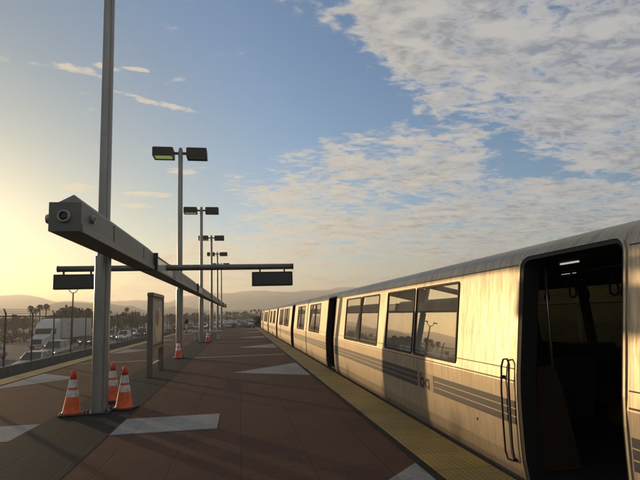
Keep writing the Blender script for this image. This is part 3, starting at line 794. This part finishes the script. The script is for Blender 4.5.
# ------------------------------------------------------------------ road vehicles
def car_parts(kind):
    """front at y=0 facing -Y; returns ring lists for body and cabin"""
    if kind == 'sedan': L, w, hb, hh, roof, c0, c1, r0, r1 = 4.7, .90, .98, .80, 1.44, 1.30, 4.25, 2.05, 3.35
    elif kind == 'suv': L, w, hb, hh, roof, c0, c1, r0, r1 = 4.75, .94, 1.10, .98, 1.72, 1.25, 4.68, 1.95, 4.15
    else: L, w, hb, hh, roof, c0, c1, r0, r1 = 5.5, .98, 1.12, 1.05, 1.82, 1.45, 3.65, 2.15, 3.3
    def ring(y, hw, zb, zt):
        return [(-hw*.92, y, zb), (hw*.92, y, zb), (hw, y, zb+.18), (hw*1.0, y, zb+(zt-zb)*.6), (hw*.93, y, zt-.03), (hw*.80, y, zt), (-hw*.80, y, zt), (-hw*.93, y, zt-.03), (-hw*1.0, y, zb+(zt-zb)*.6), (-hw, y, zb+.18)]
    tail = hb if kind != 'pickup' else hb
    body = [ring(0, w*.74, .34, .62), ring(.10, w*.88, .26, .72), ring(.45, w*.98, .22, hh-.08), ring(c0, w, .22, hh+.04), ring((r0+r1)/2, w, .22, hb-.02), ring(c1, w*.99, .22, tail), ring(L-.12, w*.93, .28, tail-.05), ring(L, w*.84, .36, tail-.16)]
    def cr(y, hw, z): return (hw, y, z)
    cab0 = [(-w*.86, c0, hh+.02), (w*.86, c0, hh+.02), (w*.88, c1, hb-.02), (-w*.88, c1, hb-.02)]
    cab1 = [(-w*.66, r0, roof-.05), (w*.66, r0, roof-.05), (w*.66, r1, roof-.05), (-w*.66, r1, roof-.05)]
    rf = [[(-w*.665, r0-.05, roof-.055), (w*.665, r0-.05, roof-.055), (w*.665, r1+.06, roof-.055), (-w*.665, r1+.06, roof-.055)], [(-w*.56, r0+.12, roof), (w*.56, r0+.12, roof), (w*.56, r1-.1, roof), (-w*.56, r1-.1, roof)]]
    return L, w, body, cab0, cab1, rf, hb, hh
def make_car(kind, label, paint, lights=True):
    L, w, body, c0, c1, rf, hb, hh = car_parts(kind)
    t = thing('car' if kind != 'pickup' else 'pickup_truck', label, 'car' if kind != 'pickup' else 'pickup', (0, 0, 0), 0, 'vehicles on the freeway')
    MB().loft(body).build('body', paint, t, bevel=.03)
    MB().loft([c0, c1]).build('windows', 'car_glass', t)
    r = MB().loft(rf)
    for j in range(4): r.tube([c0[j], c1[j]], .045, 5)
    for s in (0, 1):
        a = Vector(c0[1 if s else 0]).lerp(Vector(c0[2 if s else 3]), .5); b = Vector(c1[1 if s else 0]).lerp(Vector(c1[2 if s else 3]), .5); r.tube([a, b], .045, 5)
    r.build('roof', paint, t)
    for sx in (-1, 1):
        for y in (.85, L-.95):
            wh = MB().tube([(sx*(w-.20), y, .33), (sx*(w+.01), y, .33)], .33, 18).build('wheel', 'tyre', t)
            MB().tube([(sx*(w+.01), y, .33), (sx*(w+.025), y, .33)], .21, 14).build('rim', 'rim', wh)
        MB().loft([[(sx*w*.45, -.005, .56), (sx*w*.72, .02, .56), (sx*w*.74, .03, .67), (sx*w*.45, .03, .66)], [(sx*w*.45, .12, .56), (sx*w*.86, .16, .58), (sx*w*.86, .20, .70), (sx*w*.45, .16, .69)]]).build('headlight', 'headlamp' if lights else 'headlamp_glass', t)
        MB().cbox(sx*(w+.10)-.09, sx*(w+.10)+.09, 1.62, 1.72, hh+.06, hh+.20, .02).build('mirror', paint, t)
    MB().box(-w*.42, w*.42, -.008, .06, .40, .56).build('grille', 'car_dark', t)
    MB().box(-.16, .16, -.02, .0, .40, .48).build('number_plate', 'headlamp_glass', t)
    return t
ROADZ = -2.1
def recolour(t, paint):
    for ch in t.children:
        if ch.name.split('.')[0] in ('body', 'roof', 'mirror'):
            ch.material_slots[0].link = 'OBJECT'; ch.material_slots[0].material = M[paint]
suv = make_car('suv', 'silver sport utility car in front of the white semi truck, beside the fence', 'car_silver'); suv.location = (-18.75, 52.6, ROADZ)
sed = make_car('sedan', 'dark sedan right behind the silver sport utility car by the near pole', 'car_dark'); sed.location = (-22.3, 76.5, ROADZ)
pick = make_car('pickup', 'grey pickup in the traffic just right of the near pole', 'car_grey'); pick.location = (-24.2, 97, ROADZ)
for src, x, y, paint, lab_ in ((sed, -24.6, 51.5, 'car_silver', 'silver car cut off by the left edge of the photo'),
                          (sed, -15.6, 39.2, 'car_white', 'white car at the far left nearest the fence, half hidden by the kerb'),
                          (suv, -20.4, 90.5, 'car_white', 'white sport utility car half hidden by the near pole'),
                          (sed, -23.6, 114, 'car_white', 'white car between grey pickup and dark sport utility car right of near pole'),
                          (suv, -20.4, 108, 'car_dark', 'dark sport utility car between near pole and information board'),
                          (pick, -19.6, 124, 'car_white', 'white pickup close to the left side of the information board'),
                          (sed, -15.6, 112, 'car_silver', 'silver car in the nearest lane just left of the information board'),
                          (sed, -27.4, 128, 'car_grey', 'grey car in the far lane left of the information board'),
                          (suv, -23.6, 150, 'car_silver', 'silver sport utility car in the distant traffic behind the information board'),
                          (sed, -19.4, 150, 'car_dark', 'dark car in the distant traffic right of the information board'),
                          (suv, -15.6, 160, 'car_white', 'distant white sport utility car with bright lamps left of the second lamp post'),
                          (sed, -27.4, 170, 'car_white', 'small white car far along the outer lane of the freeway'),
                          (pick, -20.0, 185, 'car_grey', 'small grey pickup far along the freeway'),
                          (sed, -24.0, 205, 'car_silver', 'tiny silver car farthest along the freeway')):
    c = copy_tree(src, lab_); c.location = (x, y, ROADZ); recolour(c, paint)

def make_truck():
    t = thing('semi_truck', 'white semi truck with a long pale box trailer on the freeway', 'truck', (-27.3, 73.0, ROADZ))
    def rg(y, hw, z0, z1, rr=.12): return [(-hw, y, z0), (hw, y, z0), (hw, y, z1-rr), (hw-rr, y, z1), (-hw+rr, y, z1), (-hw, y, z1-rr)]
    MB().loft([rg(0, .86, .55, 1.35), rg(.12, .98, .45, 1.55), rg(.9, 1.05, .5, 1.72), rg(1.75, 1.10, .5, 1.88)]).build('hood', 'car_white', t)
    MB().loft([rg(1.75, 1.12, .6, 1.90), rg(1.76, 1.12, .6, 1.92), rg(2.35, 1.22, .6, 2.75), rg(2.6, 1.25, .6, 2.95), rg(3.4, 1.27, .6, 3.72, .25), rg(4.3, 1.28, .6, 4.02, .25), rg(4.9, 1.28, .6, 4.05, .25)]).build('cab', 'car_white', t)
    MB().loft([[(-1.02, 1.80, 1.98), (1.02, 1.80, 1.98), (1.06, 2.30, 2.70), (-1.06, 2.30, 2.70)], [(-1.02, 1.74, 1.98), (1.02, 1.74, 1.98), (1.06, 2.24, 2.72), (-1.06, 2.24, 2.72)]]).build('windshield', 'car_glass', t)
    for sx in (-1, 1):
        MB().box(sx*1.255-.02, sx*1.255+.02, 2.45, 3.25, 1.95, 2.65).build('side_window', 'car_glass', t)
        MB().loft([[(sx*.60, -.01, .95), (sx*.90, .05, .95), (sx*.90, .05, 1.22), (sx*.60, -.01, 1.22)], [(sx*.60, .1, .95), (sx*1.0, .3, .95), (sx*1.0, .3, 1.22), (sx*.60, .1, 1.22)]]).build('headlight', 'headlamp_glass', t)
        MB().cbox(sx*1.50-.11, sx*1.50+.11, 2.0, 2.12, 1.9, 2.6, .03).build('mirror', 'car_dark', t)
        MB().cbox(sx*1.12-.14, sx*1.12+.14, 3.3, 5.6, .55, 1.05, .05).build('fuel_tank', 'rim', t)
        for y in (1.05, 5.5, 6.8, 17.6, 18.9):
            wh = MB().tube([(sx*.80, y, .52), (sx*1.20, y, .52)], .52, 20).build('wheel', 'tyre', t)
            MB().tube([(sx*1.20, y, .52), (sx*1.22, y, .52)], .30, 14).build('rim', 'rim', wh)
    MB().box(-.55, .55, -.02, .1, .62, 1.30).build('grille', 'car_dark', t)
    MB().cbox(-1.15, 1.15, -.10, .35, .32, .62, .05).build('bumper', 'rim', t)
    MB().box(-.5, .5, 4.9, 8.0, .65, .95).build('chassis', 'car_dark', t)
    tr = MB().cbox(-1.29, 1.29, 5.7, 20.2, 1.12, 4.08, .04).build('trailer', 'trailer', t)
    MB().box(-1.15, 1.15, 5.9, 20.0, .95, 1.12).build('trailer_frame', 'car_dark', tr)
    for k in range(7): MB().box(1.292, 1.305, 7.4+1.9*k, 7.46+1.9*k, 1.2, 4.0).build('side_post', 'trailer', tr)
    for z0, z1 in ((3.0, 3.35), (2.2, 2.45)): MB().box(1.306, 1.312, 8.2, 8.7, z0, z1).build('marking', 'car_grey', tr)
    MB().box(-.5, .5, 16.9, 19.6, .6, .95).build('axle_box', 'car_dark', tr)
    return t
make_truck()

hl = thing('highway_lamp', 'thin highway lamp pole with forked top under the left hanging sign', 'street lamp', (-20.7, 66, -2.1))
MB().tube([(0, 0, 0), (0, 0, 7.2)], [.13, .08], 10).build('pole', 'dark_bronze', hl)
for sx in (-1, 1):
    MB().tube([(0, 0, 7.15), (sx*.22, 0, 7.22), (sx*.42, 0, 7.40), (sx*.56, 0, 7.66)], .05, 6).build('arm', 'dark_bronze', hl)
    MB().cbox(sx*.7-.28, sx*.7+.28, -.15, .15, 7.64, 7.78, .04).build('lamp_head', 'dark_bronze', hl)

# parked cars in the lot past the platform end: one mesh each, too small for parts
def small_car():
    L, w, body, c0, c1, rf, hb, hh = car_parts('sedan')
    a = MB().loft(body); nb = len(a.f); a.loft([c0, c1]); nc = len(a.f); a.loft(rf)
    o = a.build('parked_car', 'car_white')
    o.data.materials.append(M['car_glass'])
    for k, p in enumerate(o.data.polygons): p.material_index = 1 if nb <= k < nc else 0
    return o
pc = small_car(); first = True; rnd = random.Random(4)
cols = [('car_white', 'white'), ('car_silver', 'silver'), ('car_dark', 'dark'), ('car_grey', 'grey'), ('car_white', 'white'), ('car_silver', 'silver'), ('car_red', 'red'), ('car_blue', 'blue')]
n_ = 0
for r, y in enumerate((95, 103, 116, 124, 138, 146, 161, 169, 185, 193, 210)):
    x = -5.5-.02*y
    while x < 4+.115*y:
        if rnd.random() < .82 and n_ < 130:
            o = pc if first else pc.copy()
            if not first: COL.objects.link(o)
            first = False; n_ += 1
            p, cn = rnd.choice(cols)
            o.location = (x, y+rnd.uniform(-.3, .3), -.975); o.rotation_euler = (0, 0, (0 if r % 2 else pi)+rnd.uniform(-.04, .04))
            o.material_slots[0].link = 'OBJECT'; o.material_slots[0].material = M[p]
            tag(o, 'tiny %s parked car in the crowded lot beyond the platform end' % cn, 'car', 'parked cars beyond the platform')
        x += 2.75

# ------------------------------------------------------------------ vegetation
def crown_mesh(seed, mat, w=3.2, h=5., lobes=9, n=420, leaf=.55, z0=.5):
    rnd = random.Random(seed); mb = MB(); L = []
    for _ in range(lobes):
        a = rnd.uniform(0, 6.28); r = w*rnd.uniform(.1, .62); z = z0+(h-z0)*rnd.uniform(.2, .85)
        q = rnd.uniform(.32, .55)*w*(1.1-.5*(z-z0)/(h-z0)); L.append((r*cos(a), r*sin(a), z, q))
    for _ in range(n):
        x, y, z, q = rnd.choice(L)
        d = Vector((rnd.gauss(0, 1), rnd.gauss(0, 1), rnd.gauss(0, .8))).normalized()*q*rnd.uniform(.55, 1.05)
        c = Vector((x, y, z))+d
        a = Vector((rnd.gauss(0, 1), rnd.gauss(0, 1), rnd.gauss(0, 1))).normalized(); b = a.orthogonal().normalized()
        s = leaf*rnd.uniform(.5, 1.2); a = a*s; b = b*s*rnd.uniform(.5, 1)
        mb.quad(c-a, c-b*.8, c+a, c+b*.8)
    return mb
def make_tree(seed, mat, label, **k):
    h = k.get('h', 5.); t = thing('tree', label, 'tree', (0, 0, 0), 0, 'trees beyond the freeway'); rnd = random.Random(seed)
    tr = MB().tube([(0, 0, -.2), (.05, 0, h*.3), (-.05, .1, h*.6)], [.24, .18, .08], 8)
    for _ in range(5):
        a = rnd.uniform(0, 6.28); z = h*rnd.uniform(.25, .5); tr.tube([(0, 0, z), (cos(a)*.9, sin(a)*.9, z+h*.18), (cos(a)*1.5, sin(a)*1.5, z+h*.3)], [.10, .07, .03], 6)
    tr.build('trunk', 'trunk', t); crown_mesh(seed, mat, **k).build('crown', mat, t)
    return t
T = [make_tree(1, 'leaf_a', 'x', w=3.4, h=6.3), make_tree(2, 'leaf_b', 'x', w=3.0, h=6.0, lobes=7), make_tree(3, 'leaf_a', 'x', w=2.4, h=6.8, lobes=8), make_tree(4, 'leaf_b', 'x', w=3.8, h=5.4, lobes=11)]
spots = [(-90, 205, 3.7), (-82, 190, 3.9), (-83, 200, 4.7), (-71.7, 180, 3.0), (-60.1, 170, 3.9), (-55, 160, 4.1), (-50.9, 150, 4.6), (-47.2, 145, 5.0), (-47.0, 150, 4.7), (-42.1, 140, 5.8), (-41.8, 145, 5.0),
         (-40.8, 150, 4.3), (-40.6, 160, 4.0), (-39.4, 165, 3.9), (-38.1, 170, 4.1), (-36.7, 175, 3.8), (-35.4, 180, 4.0), (-33.7, 185, 3.8), (-38, 192, 3.8), (-32.1, 190, 3.5), (-30.8, 240, 3.6), (-28.5, 245, 3.0), (-26.0, 250, 4.0), (-21.7, 245, 3.6),
         (-20.9, 245, 2.8), (-18.0, 250, 2.4), (-14.8, 250, 2.1), (-11.3, 255, 1.9), (-6.1, 262, 1.5), (-2, 266, 1.3), (2.5, 270, 1.2), (7.5, 280, 1.3), (13, 272, 1.4), (18, 276, 1.3), (24, 270, 1.6), (31, 265, 1.8), (-45.5, 156, 4.5), (-44, 168, 4.2), (-64, 186, 3.9), (-100, 215, 4.0), (-112, 222, 4.6), (-125, 210, 4.0)]
fresh = set(range(4))
for k, (x, y, zt) in enumerate(spots):
    j = k % 4; base = -2.25 if x < -12 else -1.2
    if y > 235: lb = 'low tree in the distant row behind the parked cars and lamp posts'
    elif x < -62: lb = 'hazy low tree at the far left beyond the freeway'
    elif x < -41.5: lb = 'tree in the dark clump above the semi trailer'
    else: lb = 'tree in the row above the traffic between near pole and board'
    if j in fresh: o = T[j]; o['label'] = lb; fresh.discard(j)
    else: o = copy_tree(T[j], lb)
    s = (zt-base)/(6.3, 6.0, 6.8, 5.4)[j]*1.02
    o.location = (x, y, base); o.scale = (max(s, .75), max(s, .75), s); o.rotation_euler = (0, 0, k*1.7)

def make_palm(label):
    t = thing('palm_tree', label, 'palm tree', (0, 0, 0), 0, 'palm trees beyond the freeway'); rnd = random.Random(9)
    MB().tube([(0, 0, 0), (.1, 0, 3), (.05, .05, 6.2), (0, 0, 9)], [.24, .19, .17, .2], 8).build('trunk', 'trunk', t)
    cr = MB()
    for k in range(34):
        a = k*2.4; up = rnd.uniform(-.9, 1.1); ln = rnd.uniform(1.1, 1.6); p = []
        for q in range(6):
            f = q/5; r = ln*f*(.95-.15*abs(up)); z = 9+.25+up*f*1.1-1.2*f*f
            p.append((r, z, .22*(1-f)**.5+.05))
        for (r0, z0, w0), (r1, z1, w1) in zip(p, p[1:]):
            ca, sa = cos(a), sin(a)
            cr.quad((r0*ca-w0*sa, r0*sa+w0*ca, z0), (r1*ca-w1*sa, r1*sa+w1*ca, z1), (r1*ca+w1*sa, r1*sa-w1*ca, z1), (r0*ca+w0*sa, r0*sa-w0*ca, z0))
    cr.build('crown', 'leaf_a', t); return t
PM = None
for (x, y, zt, lb) in ((-65.8, 170, 7.3, 'leftmost palm of the four standing above the semi truck cab'), (-70.0, 185, 6.7, 'shortest palm of the four, second from the left above the truck'),
                       (-63.9, 172, 7.6, 'third palm from the left in the group of four'), (-60.5, 168, 7.7, 'rightmost palm of the group of four above the truck'),
                       (-58.5, 190, 6.9, 'single palm beside the forked highway lamp pole'), (-43.1, 200, 6.6, 'tall thin palm standing alone between near pole and board'),
                       (-51.7, 210, 5.7, 'palm crown peeking out just right of the near pole')):
    if PM is None: PM = make_palm(lb); o = PM
    else: o = copy_tree(PM, lb)
    s = (zt+2.2)/10.0; o.location = (x, y, -2.2); o.scale = (s*1.0, s*1.0, s); o.rotation_euler = (0, 0, x)

# low brush on the slope past the freeway, grass at the platform end, and the far wood
rnd = random.Random(21)
def scatter(mb, n, xr, yr, zr, size, base):
    for _ in range(n):
        x, y = rnd.uniform(*xr), rnd.uniform(*yr); c = Vector((x, y, base+rnd.uniform(*zr)))
        a = Vector((rnd.gauss(0, 1), rnd.gauss(0, 1), rnd.gauss(0, 1))).normalized(); b = a.orthogonal().normalized(); s = size*rnd.uniform(.5, 1.3)
        mb.quad(c-a*s, c-b*s*.7, c+a*s, c+b*s*.7)
    return mb
br = MB()
for _ in range(70):
    x = rnd.uniform(-105, -38); y = rnd.uniform(75, 190); w = rnd.uniform(1, 2.6); scatter(br, 26, (x-w, x+w), (y-w, y+w), (0, rnd.uniform(.8, 2.4)), .42, -2.3)
tag(br.build('brush', 'shrub'), kind='stuff')
gr = MB(); scatter(gr, 2600, (-10.5, 24), (69, 90), (0, .95), .30, -1.15); scatter(gr, 500, (-10, 8), (70, 80), (.3, 1.35), .2, -1.15)
tag(gr.build('dry_grass', 'dry_grass'), kind='stuff')
wd = MB()
for _ in range(420):
    y = rnd.uniform(300, 1050); x = rnd.uniform(-.55*y-60, .30*y+40); w = rnd.uniform(3, 7); scatter(wd, 22, (x-w, x+w), (y-w, y+w), (0, rnd.uniform(3, 7.5)), 1.6, -2)
tag(wd.build('far_wood', 'leaf_a'), kind='stuff')
SB = None
for x, y, s, lb in ((3.0, 80, 1.0, 'dark round shrub by the track just left of the train tip'), (-1.0, 78, .6, 'small shrub past the platform end, right of the farthest lamp post')):
    t = thing('shrub', lb, 'shrub', (x, y, -1.15), 0); t.scale = (s, s, s)
    MB().tube([(0, 0, 0), (0, 0, 1.2)], .06, 6).build('stem', 'trunk', t); crown_mesh(40+int(y), 'leaf_a', w=1.6, h=2.6, lobes=6, n=260, leaf=.28, z0=.1).build('foliage', 'leaf_a', t)

# ------------------------------------------------------------------ haze
hz = MB().box(-4800, 4800, -700, 4800, -6, 172).build('haze', 'concrete')
hm = bpy.data.materials.new('haze_air'); hm.use_nodes = True; ht = NT(hm.node_tree); ht.n.clear()
ho = ht.node('ShaderNodeOutputMaterial'); pv = ht.node('ShaderNodeVolumePrincipled')
pv.inputs['Color'].default_value = (.91, .93, .93, 1); pv.inputs['Density'].default_value = 5.0e-4; pv.inputs['Anisotropy'].default_value = .45
ht.l.new(pv.outputs[0], ho.inputs['Volume'])
hz.data.materials[0] = hm; tag(hz, kind='stuff')
